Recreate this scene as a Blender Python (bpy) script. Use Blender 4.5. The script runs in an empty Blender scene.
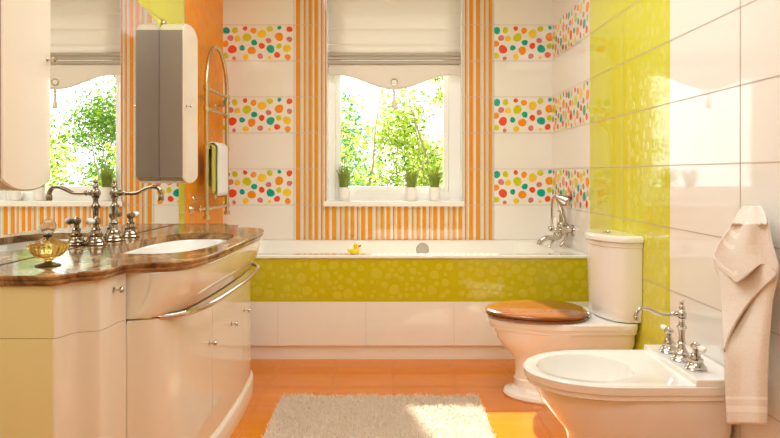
import bpy, math, random
from mathutils import Vector, Matrix
R = random.Random(7)
SC = bpy.context.scene
COL = SC.collection
PI = math.pi

# ------------------------------------------------------------------ materials
def lin(c):
    out = []
    for v in c[:3]:
        v /= 255.0
        out.append(v/12.92 if v <= .04045 else ((v+.055)/1.055)**2.4)
    return (*out, 1)

def mat(name, rgb, rough=.4, metal=0, coat=0, ior=1.5, trans=0, spec=.5, bump=None, sheen=0, mottle=None):
    m = bpy.data.materials.new(name); m.use_nodes = True
    nt = m.node_tree; b = nt.nodes['Principled BSDF']
    b.inputs['Base Color'].default_value = lin(rgb)
    b.inputs['Roughness'].default_value = rough
    b.inputs['Metallic'].default_value = metal
    b.inputs['Coat Weight'].default_value = coat
    b.inputs['Coat Roughness'].default_value = .03
    b.inputs['IOR'].default_value = ior
    b.inputs['Transmission Weight'].default_value = trans
    b.inputs['Specular IOR Level'].default_value = spec
    b.inputs['Sheen Weight'].default_value = sheen
    tc = nt.nodes.new('ShaderNodeTexCoord')
    if mottle:      # (rgb2, scale xyz, detail)
        mp = nt.nodes.new('ShaderNodeMapping'); mp.inputs['Scale'].default_value = mottle[1]
        nz = nt.nodes.new('ShaderNodeTexNoise'); nz.inputs['Scale'].default_value = 1; nz.inputs['Detail'].default_value = mottle[2]
        mx = nt.nodes.new('ShaderNodeMix'); mx.data_type = 'RGBA'
        cr = nt.nodes.new('ShaderNodeMapRange'); cr.inputs[1].default_value = .35; cr.inputs[2].default_value = .65
        mx.inputs[6].default_value = lin(rgb); mx.inputs[7].default_value = lin(mottle[0])
        nt.links.new(tc.outputs['Object'], mp.inputs[0]); nt.links.new(mp.outputs[0], nz.inputs['Vector'])
        nt.links.new(nz.outputs['Fac'], cr.inputs[0]); nt.links.new(cr.outputs[0], mx.inputs[0])
        nt.links.new(mx.outputs[2], b.inputs['Base Color'])
    if bump:        # (scale, strength, distance)
        nz = nt.nodes.new('ShaderNodeTexNoise'); nz.inputs['Scale'].default_value = bump[0]; nz.inputs['Detail'].default_value = 3
        bp = nt.nodes.new('ShaderNodeBump'); bp.inputs['Strength'].default_value = bump[1]; bp.inputs['Distance'].default_value = bump[2]
        nt.links.new(tc.outputs['Object'], nz.inputs['Vector']); nt.links.new(nz.outputs['Fac'], bp.inputs['Height'])
        nt.links.new(bp.outputs[0], b.inputs['Normal'])
    return m

M = {}
M['tile'] = mat('cream_tile', (244, 238, 229), .04)
M['grout'] = mat('grout', (205, 188, 168), .6)
M['stripebase'] = mat('stripe_tile', (232, 226, 210), .05)
M['stripegrey'] = mat('stripe_grey_line', (200, 194, 170), .05)
M['orange_s'] = mat('orange_stripe', (234, 146, 32), .05)
M['green'] = mat('lime_tile', (217, 214, 60), .05)
M['green_dot'] = mat('lime_tile_bubble', (222, 220, 92), .09)
M['olive'] = mat('olive_tile', (200, 188, 22), .06)
M['olive_dot'] = mat('olive_tile_bubble', (210, 197, 50), .10)
M['orange_t'] = mat('orange_wall_tile', (244, 142, 12), .3, spec=.15, mottle=((252, 164, 20), (14, 60, 16), 3))
M['orange_drop'] = mat('orange_wall_tile_drop', (250, 170, 56), .3, spec=.15)
DOTC = {'t': (0, 172, 150), 'g': (212, 208, 30), 'r': (238, 80, 44), 'o': (246, 150, 34), 'p': (216, 126, 122), 'y': (248, 208, 50)}
for k, c in DOTC.items(): M['dot_'+k] = mat('dot_'+k, c, .05)
M['floor'] = mat('orange_floor_tile', (214, 124, 36), .14, mottle=((208, 116, 30), (3, 22, 1), 3))
M['floor_grout'] = mat('floor_grout', (196, 118, 52), .6)
M['ceil'] = mat('ceiling_paint', (246, 242, 234), .7)
M['white_ac'] = mat('white_acrylic', (246, 243, 236), .07, coat=.3)
M['ceramic'] = mat('ceramic', (246, 242, 236), .04, coat=.4)
M['lacquer'] = mat('cream_lacquer', (236, 227, 210), .05, coat=.5)
M['lacquer_bounce'] = mat('lacquer_lime_bounce', (232, 220, 160), .07, coat=.3)  # cream lacquer with lime bounce light painted into its colour
M['lacquer_in'] = mat('carcass', (238, 230, 210), .4)
M['added_door_wood'] = mat('added_door_dark_wood', (84, 56, 36), .3)
M['taupe'] = mat('taupe_side', (170, 150, 132), .25)
M['chrome'] = mat('chrome', (205, 198, 190), .07, 1)
M['nickel'] = mat('aged_nickel', (158, 144, 124), .14, 1)
M['satin'] = mat('satin_rail', (214, 200, 168), .27, 1)
M['porc'] = mat('porcelain', (250, 246, 238), .08, coat=.5)
M['frame'] = mat('window_frame_white', (253, 252, 249), .25)
M['sill'] = mat('sill_white', (247, 243, 236), .2)
M['pot'] = mat('pot_white', (248, 245, 240), .4)
M['grass'] = mat('pot_grass', (118, 146, 44), .5, mottle=((158, 168, 70), (60, 60, 20), 2))
M['rail'] = mat('blind_rail', (186, 172, 156), .4)
M['duck'] = mat('duck_yellow', (250, 222, 40), .3)
M['beak'] = mat('duck_beak', (208, 34, 34), .3)
M['black'] = mat('black', (14, 12, 12), .3)
M['overflow'] = mat('overflow_grey', (178, 168, 154), .4)
M['soil'] = mat('lawn', (120, 150, 60), .9)
M['bark'] = mat('bark', (120, 100, 78), .8)
M['towel'] = mat('towel_beige', (246, 236, 224), .95, sheen=.3, bump=(380, .6, .0015), mottle=((234, 222, 208), (260, 260, 260), 2))
M['towel_band'] = mat('towel_band', (254, 248, 238), .7, bump=(200, .3, .002))
M['towel_w'] = mat('towel_white', (244, 240, 240), .9, sheen=.3, bump=(420, .6, .003))
M['towel_g'] = mat('towel_lime', (196, 190, 50), .9, sheen=.3, bump=(420, .6, .003))
M['ribbon'] = mat('ribbon', (16, 14, 16), .35)

def wood():
    m = mat('wood_seat', (178, 104, 42), .16, coat=.3)
    nt = m.node_tree; b = nt.nodes['Principled BSDF']
    tc = nt.nodes.new('ShaderNodeTexCoord'); mp = nt.nodes.new('ShaderNodeMapping'); mp.inputs['Scale'].default_value = (2, 26, 26)
    nz = nt.nodes.new('ShaderNodeTexNoise'); nz.inputs['Scale'].default_value = 1.6; nz.inputs['Detail'].default_value = 5
    cr = nt.nodes.new('ShaderNodeValToRGB')
    cr.color_ramp.elements[0].position = .3; cr.color_ramp.elements[0].color = lin((112, 58, 22))
    cr.color_ramp.elements[1].position = .7; cr.color_ramp.elements[1].color = lin((160, 96, 44))
    nt.links.new(tc.outputs['Object'], mp.inputs[0]); nt.links.new(mp.outputs[0], nz.inputs['Vector'])
    nt.links.new(nz.outputs['Fac'], cr.inputs[0]); nt.links.new(cr.outputs[0], b.inputs['Base Color'])
    return m
M['wood'] = wood()

def marble():
    m = mat('brown_marble', (130, 90, 52), .11, spec=.12)
    nt = m.node_tree; b = nt.nodes['Principled BSDF']
    tc = nt.nodes.new('ShaderNodeTexCoord'); mp = nt.nodes.new('ShaderNodeMapping'); mp.inputs['Scale'].default_value = (5, 4, 5)
    mp.inputs['Rotation'].default_value = (0, 0, .6)
    n1 = nt.nodes.new('ShaderNodeTexNoise'); n1.inputs['Scale'].default_value = 1.5; n1.inputs['Detail'].default_value = 9
    n1.inputs['Roughness'].default_value = .62; n1.inputs['Distortion'].default_value = 1.6
    cr = nt.nodes.new('ShaderNodeValToRGB')
    e = cr.color_ramp.elements
    e[0].position = .28; e[0].color = lin((78, 54, 32)); e[1].position = .74; e[1].color = lin((212, 186, 150))
    for p, c in ((.42, (124, 88, 54)), (.5, (156, 116, 74)), (.6, (184, 146, 100))):
        x = e.new(p); x.color = lin(c)
    nt.links.new(tc.outputs['Object'], mp.inputs[0]); nt.links.new(mp.outputs[0], n1.inputs['Vector'])
    nt.links.new(n1.outputs['Fac'], cr.inputs[0]); nt.links.new(cr.outputs[0], b.inputs['Base Color'])
    return m
M['marble'] = marble()

def two(name, rgb, fac, rough=.5):   # diffuse + translucent: cloth, leaves
    m = bpy.data.materials.new(name); m.use_nodes = True; nt = m.node_tree; nt.nodes.clear()
    o = nt.nodes.new('ShaderNodeOutputMaterial'); d = nt.nodes.new('ShaderNodeBsdfDiffuse'); t = nt.nodes.new('ShaderNodeBsdfTranslucent')
    x = nt.nodes.new('ShaderNodeMixShader'); x.inputs[0].default_value = fac
    d.inputs[0].default_value = lin(rgb); t.inputs[0].default_value = lin(rgb)
    nt.links.new(d.outputs[0], x.inputs[1]); nt.links.new(t.outputs[0], x.inputs[2]); nt.links.new(x.outputs[0], o.inputs[0])
    return m
M['blind'] = two('blind_cloth', (251, 247, 242), .12)
M['valance'] = two('valance_cloth', (240, 232, 224), .14)
M['rug'] = two('rug_pile', (242, 230, 216), .4)
M['leaf_a'] = two('leaf_yellow_green', (164, 182, 60), .55)
M['leaf_b'] = two('leaf_green', (80, 130, 48), .5)
M['leaf_c'] = two('leaf_pale', (208, 208, 118), .55)
M['leaf_d'] = two('leaf_blue_green', (70, 132, 98), .5)

def thin_glass(name, rgb, f=.08):
    m = bpy.data.materials.new(name); m.use_nodes = True; nt = m.node_tree; nt.nodes.clear()
    o = nt.nodes.new('ShaderNodeOutputMaterial'); t = nt.nodes.new('ShaderNodeBsdfTransparent'); g = nt.nodes.new('ShaderNodeBsdfGlossy')
    g.inputs['Roughness'].default_value = 0; t.inputs[0].default_value = lin(rgb)
    fr = nt.nodes.new('ShaderNodeFresnel'); fr.inputs[0].default_value = 1.35
    x = nt.nodes.new('ShaderNodeMixShader')
    nt.links.new(fr.outputs[0], x.inputs[0]); nt.links.new(t.outputs[0], x.inputs[1]); nt.links.new(g.outputs[0], x.inputs[2]); nt.links.new(x.outputs[0], o.inputs[0])
    return m
M['pane'] = thin_glass('window_glass', (250, 252, 250))
M['amber'] = mat('amber_glass', (252, 214, 124), .02, trans=.92, ior=1.36)
M['clear'] = mat('clear_glass', (255, 240, 214), .02, trans=.9, ior=1.4)
def mirror_m():
    m = bpy.data.materials.new('mirror_silver'); m.use_nodes = True; nt = m.node_tree; nt.nodes.clear()
    o = nt.nodes.new('ShaderNodeOutputMaterial'); g = nt.nodes.new('ShaderNodeBsdfGlossy')
    g.inputs[0].default_value = (.93, .93, .92, 1); g.inputs['Roughness'].default_value = 0
    nt.links.new(g.outputs[0], o.inputs[0]); return m
M['mirror'] = mirror_m()

# ------------------------------------------------------------------ mesh builder
class MB:
    def __init__(s): s.v = []; s.f = []; s.mi = []; s.sm = []
    def add(s, vs, fs, mi=0, smooth=False):
        n = len(s.v); s.v += [tuple(v) for v in vs]
        for f in fs: s.f.append([i+n for i in f]); s.mi.append(mi); s.sm.append(smooth)
        return s
    def box(s, x0, x1, y0, y1, z0, z1, mi=0):
        vs = [(x, y, z) for z in (z0, z1) for y in (y0, y1) for x in (x0, x1)]
        return s.add(vs, [(0, 2, 3, 1), (4, 5, 7, 6), (0, 1, 5, 4), (2, 6, 7, 3), (0, 4, 6, 2), (1, 3, 7, 5)], mi)
    def loft(s, rings, mi=0, smooth=True, cap0=True, cap1=True, closed=True):
        n = len(rings[0]); vs = [p for r in rings for p in r]; fs = []
        for k in range(len(rings)-1):
            for i in range(n if closed else n-1):
                j = (i+1) % n
                fs.append((k*n+i, k*n+j, (k+1)*n+j, (k+1)*n+i))
        s.add(vs, fs, mi, smooth)
        if cap0: s.add(rings[0], [tuple(range(n-1, -1, -1))], mi)
        if cap1: s.add(rings[-1], [tuple(range(n))], mi)
        return s
    def prism(s, poly, z0, z1, mi=0):
        return s.loft([[(x, y, z0) for x, y in poly], [(x, y, z1) for x, y in poly]], mi, False)
    def lathe(s, prof, c, axis=(0, 0, 1), n=20, mi=0, smooth=True, lobes=0, la=0):
        ax = Vector(axis).normalized(); q = Vector((0, 0, 1)).rotation_difference(ax); c = Vector(c); rings = []
        for r, z in prof:
            ring = []
            for i in range(n):
                a = 2*PI*i/n; rr = max(r, 1e-5)*(1+la*math.cos(lobes*a))
                ring.append(c+q @ Vector((rr*math.cos(a), rr*math.sin(a), z)))
            rings.append(ring)
        return s.loft(rings, mi, smooth)
    def tube(s, path, r, n=10, mi=0, smooth=True):
        P = [Vector(p) for p in path]; rings = []; up = None
        for i, p in enumerate(P):
            t = (P[min(i+1, len(P)-1)]-P[max(i-1, 0)]).normalized()
            if up is None: up = t.orthogonal().normalized()
            else: up = (up-t*up.dot(t)).normalized()
            b = t.cross(up); rr = r[i] if isinstance(r, (list, tuple)) else r
            rings.append([p+up*rr*math.cos(2*PI*k/n)+b*rr*math.sin(2*PI*k/n) for k in range(n)])
        return s.loft(rings, mi, smooth)
    def ball(s, c, r, mi=0, n=14, m=9, sc=(1, 1, 1)):
        rings = []
        for j in range(m+1):
            a = -PI/2+PI*j/m
            rings.append([(c[0]+sc[0]*max(r*math.cos(a), 1e-5)*math.cos(2*PI*i/n), c[1]+sc[1]*max(r*math.cos(a), 1e-5)*math.sin(2*PI*i/n), c[2]+sc[2]*r*math.sin(a)) for i in range(n)])
        return s.loft(rings, mi, True)

def setp(o, label=None, cat=None, group=None, kind=None):
    if label: o['label'] = label
    if cat: o['category'] = cat
    if group: o['group'] = group
    if kind: o['kind'] = kind
    return o
def build(name, mb, mats, parent=None, bevel=0, seg=2, subsurf=0, label=None):
    if isinstance(mats, str): mats = [mats]
    me = bpy.data.meshes.new(name)
    r = parent
    while r is not None and r.parent is not None: r = r.parent
    off = Vector(r.location) if r is not None else Vector((0, 0, 0))
    me.from_pydata([tuple(Vector(v)-off) for v in mb.v], [], mb.f)
    for m in mats: me.materials.append(M[m])
    me.polygons.foreach_set('material_index', mb.mi); me.polygons.foreach_set('use_smooth', mb.sm)
    me.update(); me.set_sharp_from_angle(angle=math.radians(38))
    o = bpy.data.objects.new(name, me); COL.objects.link(o)
    if parent: o.parent = parent
    if bevel:
        b = o.modifiers.new('bevel', 'BEVEL'); b.width = bevel; b.segments = seg; b.limit_method = 'ANGLE'; b.angle_limit = math.radians(40)
        b.harden_normals = False
    if subsurf:
        b = o.modifiers.new('sub', 'SUBSURF'); b.levels = subsurf; b.render_levels = subsurf
    if label: o['label'] = label
    return o
def thing(name, label, cat, loc, group=None):
    o = bpy.data.objects.new(name, None); COL.objects.link(o); o.location = loc; o.empty_display_size = .05
    return setp(o, label, cat, group)
def copy_tree(o, parent=None):
    c = o.copy(); COL.objects.link(c); c.parent = parent
    for ch in list(o.children): copy_tree(ch, c)
    return c
def struct(name, mb, mats, parent=None, **k):
    o = build(name, mb, mats, parent, **k)
    if parent is None: o['kind'] = 'structure'
    return o
def chaikin(p, n=1, closed=False):
    for _ in range(n):
        q = [] if closed else [p[0]]
        for i in range(len(p) if closed else len(p)-1):
            a, b = p[i], p[(i+1) % len(p)]
            q.append(tuple(a[k]*.75+b[k]*.25 for k in range(len(a)))); q.append(tuple(a[k]*.25+b[k]*.75 for k in range(len(a))))
        if not closed: q.append(p[-1])
        p = q
    return p

# ------------------------------------------------------------------ room constants
WL, WR, YB, YF, H = -1.16, 1.125, 4.306, -.75, 2.62
YT = 3.4875           # tub front
J0 = .081             # first tile joint height
TH, TW = .25, .5

class Wall:           # tiled wall surface; map (u, v=height) -> world
    def __init__(s, fn, mats): s.fn = fn; s.mb = MB(); s.mats = mats
    def quad(s, u0, u1, v0, v1, m, d=.0):
        a = [s.fn(u0, v0, d), s.fn(u1, v0, d), s.fn(u1, v1, d), s.fn(u0, v1, d)]
        s.mb.add(a, [(0, 1, 2, 3)], s.mats.index(m))
    def disc(s, u, v, ru, rv, m, d=.0008, wob=.08, n=18, clip=None, dome=0):
        ph = R.random()*6; ph2 = R.random()*6
        pts = []
        for i in range(n):
            a = 2*PI*i/n; w = 1+wob*math.sin(2*a+ph)+wob*.6*math.sin(3*a+ph2)
            uu = u+ru*w*math.cos(a); vv = v+rv*w*math.sin(a)
            if clip: uu = min(max(uu, clip[0]), clip[1]); vv = min(max(vv, clip[2]), clip[3])
            pts.append((uu, vv))
        if not dome:
            s.mb.add([s.fn(a, b, d) for a, b in pts], [tuple(range(n))], s.mats.index(m))
        else:
            rings = []
            for k, h in ((1, 0), (.93, .7), (.8, 1), (.4, 1.0), (.01, 1.02)):
                rings.append([s.fn(u+(a-u)*k, v+(b-v)*k, d*.3+dome*h) for a, b in pts])
            s.mb.loft(rings, s.mats.index(m), True, False, True)
    def hjoint(s, u0, u1, v, w=.0035, m='grout', d=.0012): s.quad(u0, u1, v-w/2, v+w/2, m, d)
    def vjoint(s, u, v0, v1, w=.0035, m='grout', d=.0012): s.quad(u-w/2, u+w/2, v0, v1, m, d)

DOTS = [(42,125,14,'t'),(76,124,12,'g'),(117,117,9,'r'),(150,126,12,'o'),(59,155,12,'p'),(86,158,12,'y'),(124,153,17,'g'),(184,138,17,'y'),
 (215,119,12,'g'),(253,114,8,'t'),(293,120,12,'r'),(252,150,17,'o'),(293,160,11,'p'),(153,173,12,'t'),(210,165,11,'p'),(183,186,12,'r'),
 (38,178,13,'o'),(66,200,17,'r'),(105,194,11,'t'),(143,205,16,'o'),(218,198,16,'t'),(251,187,11,'g'),(283,196,16,'y'),(40,225,12,'g'),
 (73,236,8,'p'),(119,230,12,'y'),(177,227,11,'p'),(214,233,7,'y'),(244,222,12,'r'),(286,231,12,'o')]
ROWS = (.831, 1.331, 1.831)
def dot_tile(w, ustart, vbot, u0, u1):
    for x, y, r, c in DOTS:
        u = ustart+(x-26)/572.; v = vbot+TH-(y-103)/572.*1.0; rr = r/572.
        if u+rr < u0+.002 or u-rr > u1-.002: continue
        w.disc(u, v, rr, rr, 'dot_'+c, clip=(u0+.001, u1-.001, vbot+.002, vbot+TH-.002), wob=.06)
dm = ['dot_'+k for k in DOTC]
JV = [J0+TH*k for k in range(11) if J0+TH*k < H]

# ---- back wall with window opening
OX0, OX1, OZ0, OZ1 = -.440, .500, .835, 2.40
mats = ['tile', 'stripebase', 'stripegrey', 'orange_s', 'grout']+dm
w = Wall(lambda u, v, d: (u, YB-d, v), mats)
SX0, SX1 = -.668, .722
ZR = .45
def region(u0, u1, v0, v1, m):
    if u1 > u0 and v1 > v0: w.quad(u0, u1, v0, v1, m)
for (a, b, m) in ((WL, SX0, 'tile'), (SX1, WR, 'tile'), (SX0, OX0, 'stripebase'), (OX1, SX1, 'stripebase')): region(a, b, ZR, H, m)
region(OX0, OX1, ZR, OZ0, 'stripebase'); region(OX0, OX1, OZ1, H, 'stripebase')
def vstripe(a, b, m, d):
    a = max(a, SX0+.004); b = min(b, SX1-.003)
    if b <= a: return
    for (p, q, segs) in ((SX0, OX0, [(ZR, H)]), (OX0, OX1, [(ZR, OZ0), (OZ1, H)]), (OX1, SX1, [(ZR, H)])):
        c, e = max(a, p), min(b, q)
        if e > c:
            for z0, z1 in segs: w.quad(c, e, z0, z1, m, d)
for k in range(-2, 6):
    s0 = -.4028+.25*k
    for a, b in ((0, .0287), (.0553, .068), (.0872, .1106), (.1277, .153), (.172, .185), (.202, .2287)):
        vstripe(s0+a, s0+b, 'orange_s', .0008)
    for a, b in ((.032, .037), (.0475, .0515), (.0715, .0755), (.0805, .0845), (.114, .118), (.157, .161), (.1885, .1925), (.232, .236)):
        vstripe(s0+a, s0+b, 'stripegrey', .0006)
for v in JV:
    if v < ZR: continue
    if OZ0 < v < OZ1:
        w.hjoint(WL, OX0, v); w.hjoint(OX1, WR, v)
    else: w.hjoint(WL, WR, v)
for u in (SX0, SX1): w.vjoint(u, ZR, H)
for vb in ROWS:
    dot_tile(w, WL-.005, vb, WL, SX0); dot_tile(w, SX1-.008, vb, SX1, WR)
T = .22
for (a, b, c, d_) in ((WL-.2, OX0, 0, H), (OX1, WR+.2, 0, H), (OX0, OX1, 0, OZ0), (OX0, OX1, OZ1, H)):
    w.mb.box(a, b, YB+.0005, YB+T, c, d_, 0)
struct('wall_back', w.mb, mats)

# ---- left wall: orange by the tub, lime further on, cream nearer
YO = 3.50; YG2 = 2.0
mats = ['tile', 'green', 'orange_t', 'orange_drop', 'green_dot', 'grout']
w = Wall(lambda u, v, d: (WL+d, u, v), mats)
w.quad(YO, YB, 0, H, 'orange_t'); w.quad(YG2, YO, 0, H, 'green'); w.quad(YF, YG2, 0, H, 'tile')
for v in JV: w.hjoint(YF, YB, v, .003)
for u in (YO, 2.5, 3.0, YB-.36): w.vjoint(u, 0, H)
for i in range(260):
    w.disc(R.uniform(YO+.02, YB-.02), R.uniform(.75, 2.5), R.uniform(.006, .010), R.uniform(.018, .034), 'orange_drop', d=.0004, wob=.05, n=12, dome=.0006)
w.mb.box(WL-.2, WL-.0005, YF-.2, YB+T, 0, H)
struct('wall_left', w.mb, mats)

# ---- right wall
YP = 2.66; YC = 2.491
mats = ['tile', 'green', 'green_dot', 'grout']+dm
w = Wall(lambda u, v, d: (WR-d, u, v), mats)
w.quad(YT, YB, 0, H, 'tile'); w.quad(YC, YT, 0, H, 'green'); w.quad(YF, YC, 0, H, 'tile')
for v in JV: w.hjoint(YF, YB, v)
for u in (YC-.5, YC-1, YC-1.5, YC-2, YC-2.5, YC-3): w.vjoint(u, 0, H)
w.vjoint(2.99, 0, H, .002)
# dots continue round the corner: u runs towards the camera from the corner
wr = Wall(lambda u, v, d: (WR-d, YB-u, v), mats); wr.mb = w.mb
for vb in ROWS:
    dot_tile(wr, 0.0-.11, vb, 0, .38); dot_tile(wr, .38, vb, .38, YB-YT)
def bubbles(wall, u0, u1, v0, v1, n, m, rmin, rmax, su=1, dome=.0012, seed=1):
    rr = random.Random(seed); placed = []; t = 0
    while len(placed) < n and t < 60000:
        t += 1; r = rr.uniform(rmin, rmax); u = rr.uniform(u0+r*su, u1-r*su); v = rr.uniform(v0+r, v1-r)
        if all(((u-a)/su)**2+(v-b)**2 > (r+c+.005)**2 for a, b, c in placed):
            placed.append((u, v, r)); wall.disc(u, v, r*su, r, m, d=.0005, wob=.06, n=20, dome=dome)
for k in range(-1, 10):
    v0 = J0+k*TH
    bubbles(w, YC+.01, 2.97, max(v0, 0)+.004, v0+TH-.004, 34, 'green_dot', .010, .024, su=.9, dome=.0003, seed=k+20)
w.mb.box(WR+.0005, WR+.2, YF-.2, YB+T, 0, H)
struct('wall_right', w.mb, mats)

# ---- rear wall (behind the camera), ceiling, floor
mats = ['tile', 'green', 'grout']
w = Wall(lambda u, v, d: (u, YF+d, v), mats)
w.quad(WL, 0, 0, H, 'green'); w.quad(0, WR, 0, H, 'tile')
for v in JV: w.hjoint(WL, WR, v)
w.mb.box(WL-.2, WR+.2, YF-.2, YF-.0005, 0, H)
struct('wall_rear', w.mb, mats)
dr1 = thing('added_door', None, None, (.55, YF, 0)); dr1['kind'] = 'structure'  # unseen door, added to give chrome and gloss dark reflections
build('added_door_leaf', MB().box(.13, .97, YF+.002, YF+.04, .004, 2.04), 'added_door_wood', dr1, bevel=.003)
mb = MB(); mb.box(.05, .13, YF+.002, YF+.05, .0, 2.12); mb.box(.97, 1.05, YF+.002, YF+.05, 0, 2.12); mb.box(.13, .97, YF+.002, YF+.05, 2.04, 2.12)
build('added_door_frame', mb, 'added_door_wood', dr1, bevel=.003)
for z0_, z1_ in ((.2, .95), (1.08, 1.85)):
    build('added_door_inset', MB().box(.27, .83, YF+.04, YF+.048, z0_, z1_), 'added_door_wood', dr1, bevel=.006)
build('added_door_handle', MB().tube([(.2, YF+.04, 1.02), (.2, YF+.085, 1.02), (.31, YF+.085, 1.02)], .009), 'nickel', dr1)
struct('ceiling', MB().box(WL-.2, WR+.2, YF-.2, YB+T, H, H+.12), 'ceil')
mb = MB(); mb.box(WL-.2, WR+.2, YF-.2, YB+T, -.15, 0, 0)
fw = Wall(lambda u, v, d: (u, v, d), ['floor', 'floor_grout']); fw.mb = mb
x = .02-.312*4
while x < WR:
    if x > WL: fw.quad(x-.0018, x+.0018, YF, YT, 'floor_grout', .0006)
    x += .3115
y = 3.047+.311-.311*14
while y < YT:
    if y > YF: fw.quad(WL, WR, y-.0018, y+.0018, 'floor_grout', .0007)
    y += .311
struct('floor', mb, ['floor', 'floor_grout'])

# ------------------------------------------------------------------ window
WY = YB+.125
win = thing('window_1', None, None, ((OX0+OX1)/2, WY, OZ0)); win['kind'] = 'structure'
GX0, GX1, GZ0, GZ1 = -.352, .382, .958, 2.28
mb = MB()
for a, b, c, d_ in ((OX0, GX0-.035, OZ0, OZ1), (GX1+.035, OX1, OZ0, OZ1), (GX0-.035, GX1+.035, OZ0, GZ0-.035), (GX0-.035, GX1+.035, GZ1+.035, OZ1)):
    mb.box(a, b, WY-.03, WY+.05, c, d_)
build('window_frame', mb, 'frame', win, bevel=.004)
mb = MB()
for a, b, c, d_ in ((GX0-.035, GX0, GZ0-.035, GZ1+.035), (GX1, GX1+.035, GZ0-.035, GZ1+.035), (GX0, GX1, GZ0-.035, GZ0), (GX0, GX1, GZ1, GZ1+.035)):
    mb.box(a, b, WY-.015, WY+.04, c, d_)
build('window_sash', mb, 'frame', win, bevel=.004)
build('window_pane', MB().box(GX0-.005, GX1+.005, WY+.01, WY+.014, GZ0-.005, GZ1+.005), 'pane', win)
build('window_sill', MB().box(OX0-.022, OX1+.012, YB-.035, WY-.03, .822, .858), 'sill', win, bevel=.006, seg=3)
mb = MB()
mb.box(OX0, OX0+.003, YB-.004, WY-.03, .858, OZ1); mb.box(OX1-.003, OX1, YB-.004, WY-.03, .858, OZ1)
build('window_jamb', mb, 'frame', win)

# ------------------------------------------------------------------ roman blind
by = YB+.028
bl = thing('roman_blind', 'cream fabric roman blind lowered over the top of the window, with scalloped valance', 'blind', (.03, by, 2.38))
bx0, bx1 = OX0+.007, OX1-.007
prof = []
zz = 2.39
folds = [2.39, 2.28, 2.165, 2.055, 1.95, 1.89]
for i in range(len(folds)-1):
    z0, z1 = folds[i], folds[i+1]
    for k in range(6):
        t = k/6; prof.append((by-.009*math.sin(PI*t)**.8-.002*(1-t), z0+(z1-z0)*t))
prof.append((by, 1.885))
mb = MB(); rings = []
for yy, z in prof: rings.append([(bx0+(bx1-bx0)*i/6, yy, z) for i in range(7)])
mb.loft(rings, 0, True, False, False, closed=False)
o = build('fabric', mb, 'blind', bl); sd = o.modifiers.new('s', 'SOLIDIFY'); sd.thickness = .0015
for a, b, dy in ((1.868, 1.888, .018), (1.842, 1.864, .022), (1.812, 1.838, .018)):
    build('slat', MB().box(bx0, bx1, by-dy, by+.006, a, b), 'rail', bl, bevel=.003)
for z in (2.28, 2.165, 2.055, 1.95):
    build('batten', MB().box(bx0, bx1, by-.004, by+.004, z-.004, z+.004), 'blind', bl, bevel=.001)
# valance, scalloped
mb = MB(); n = 64; vs = []; fs = []
zc = 1.635; ze = 1.735; cx = .03; half = (bx1-bx0)/2
def scal(x):
    t = abs(x-cx)/half
    t = min(t/.86, 1)
    return zc+(ze-zc)*(.5-.5*math.cos(PI*t))
m_ = 8
for i in range(n+1):
    x = bx0+(bx1-bx0)*i/n
    for j in range(m_+1):
        t = j/m_; z = 1.815+(scal(x)-1.815)*t
        vs.append((x, by-.004+.0015*math.sin(x*40)*t, z))
for i in range(n):
    for j in range(m_): a = i*(m_+1)+j; fs.append((a, a+1, a+m_+2, a+m_+1))
mb.add(vs, fs, 0, True)
o = build('valance', mb, 'valance', bl); sd = o.modifiers.new('s', 'SOLIDIFY'); sd.thickness = .002
mb = MB(); path = [(cx+.0215*math.cos(2*PI*k/24), by-.009, 1.687+.0215*math.sin(2*PI*k/24)) for k in range(25)]
mb.tube(path, .004, 8); build('ring', mb, 'satin', bl)
build('ring_button', MB().lathe([(.019, 0), (.018, .003), (.0, .004)], (cx, by-.007, 1.687), (0, -1, 0)), 'pot', bl)
mb = MB(); mb.tube([(cx, by-.008, 1.672), (cx, by-.008, 1.628)], .0015, 6)
mb.ball((cx, by-.008, 1.622), .013); mb.lathe([(.006, -.012), (.012, -.02), (.008, -.034), (.012, -.07), (.021, -.118), (.0, -.119)], (cx, by-.008, 1.622), n=14)
build('tassel', mb, 'valance', bl)

# ------------------------------------------------------------------ potted grass
def grass_pot(x, y, label, seed, h=.17):
    rr = random.Random(seed)
    t = thing('potted_grass', label, 'plant', (x, y, .858), 'grass pots on the window sill')
    mb = MB(); mb.lathe([(.026, 0), (.032, .004), (.041, .088), (.043, .096), (.038, .096), (.036, .085), (.0, .084)], (x, y, .858), n=24)
    build('pot', mb, 'pot', t)
    mb = MB()
    for i in range(260):
        a = rr.random()*2*PI; r0 = .032*math.sqrt(rr.random()); hh = h*rr.uniform(.6, 1); lean = rr.uniform(.01, .065)
        p0 = Vector((x+r0*math.cos(a), y+r0*math.sin(a)*.9, .94)); d = Vector((math.cos(a), math.sin(a)*.6, 0)); s = Vector((-math.sin(a), math.cos(a), 0))*.0021
        vs = []; 
        for k in range(4):
            q = k/3; c = p0+d*lean*q*q+Vector((0, 0, hh*q-.01*q*q)); ww = s*(1-q*.85); vs += [c-ww, c+ww]
        mb.add(vs, [(0, 1, 3, 2), (2, 3, 5, 4), (4, 5, 7, 6)], 0, True)
    o = build('grass_blades', mb, 'grass', t); o['kind'] = 'stuff'
py = YB+.035
grass_pot(-.322, py, 'white pot of green grass alone at the left end of the window sill', 1, .19)
grass_pot(.148, py, 'white pot of green grass, left of the close pair on the right half of the sill', 2)
grass_pot(.312, py, 'white pot of green grass at the right end of the window sill', 3)

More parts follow.
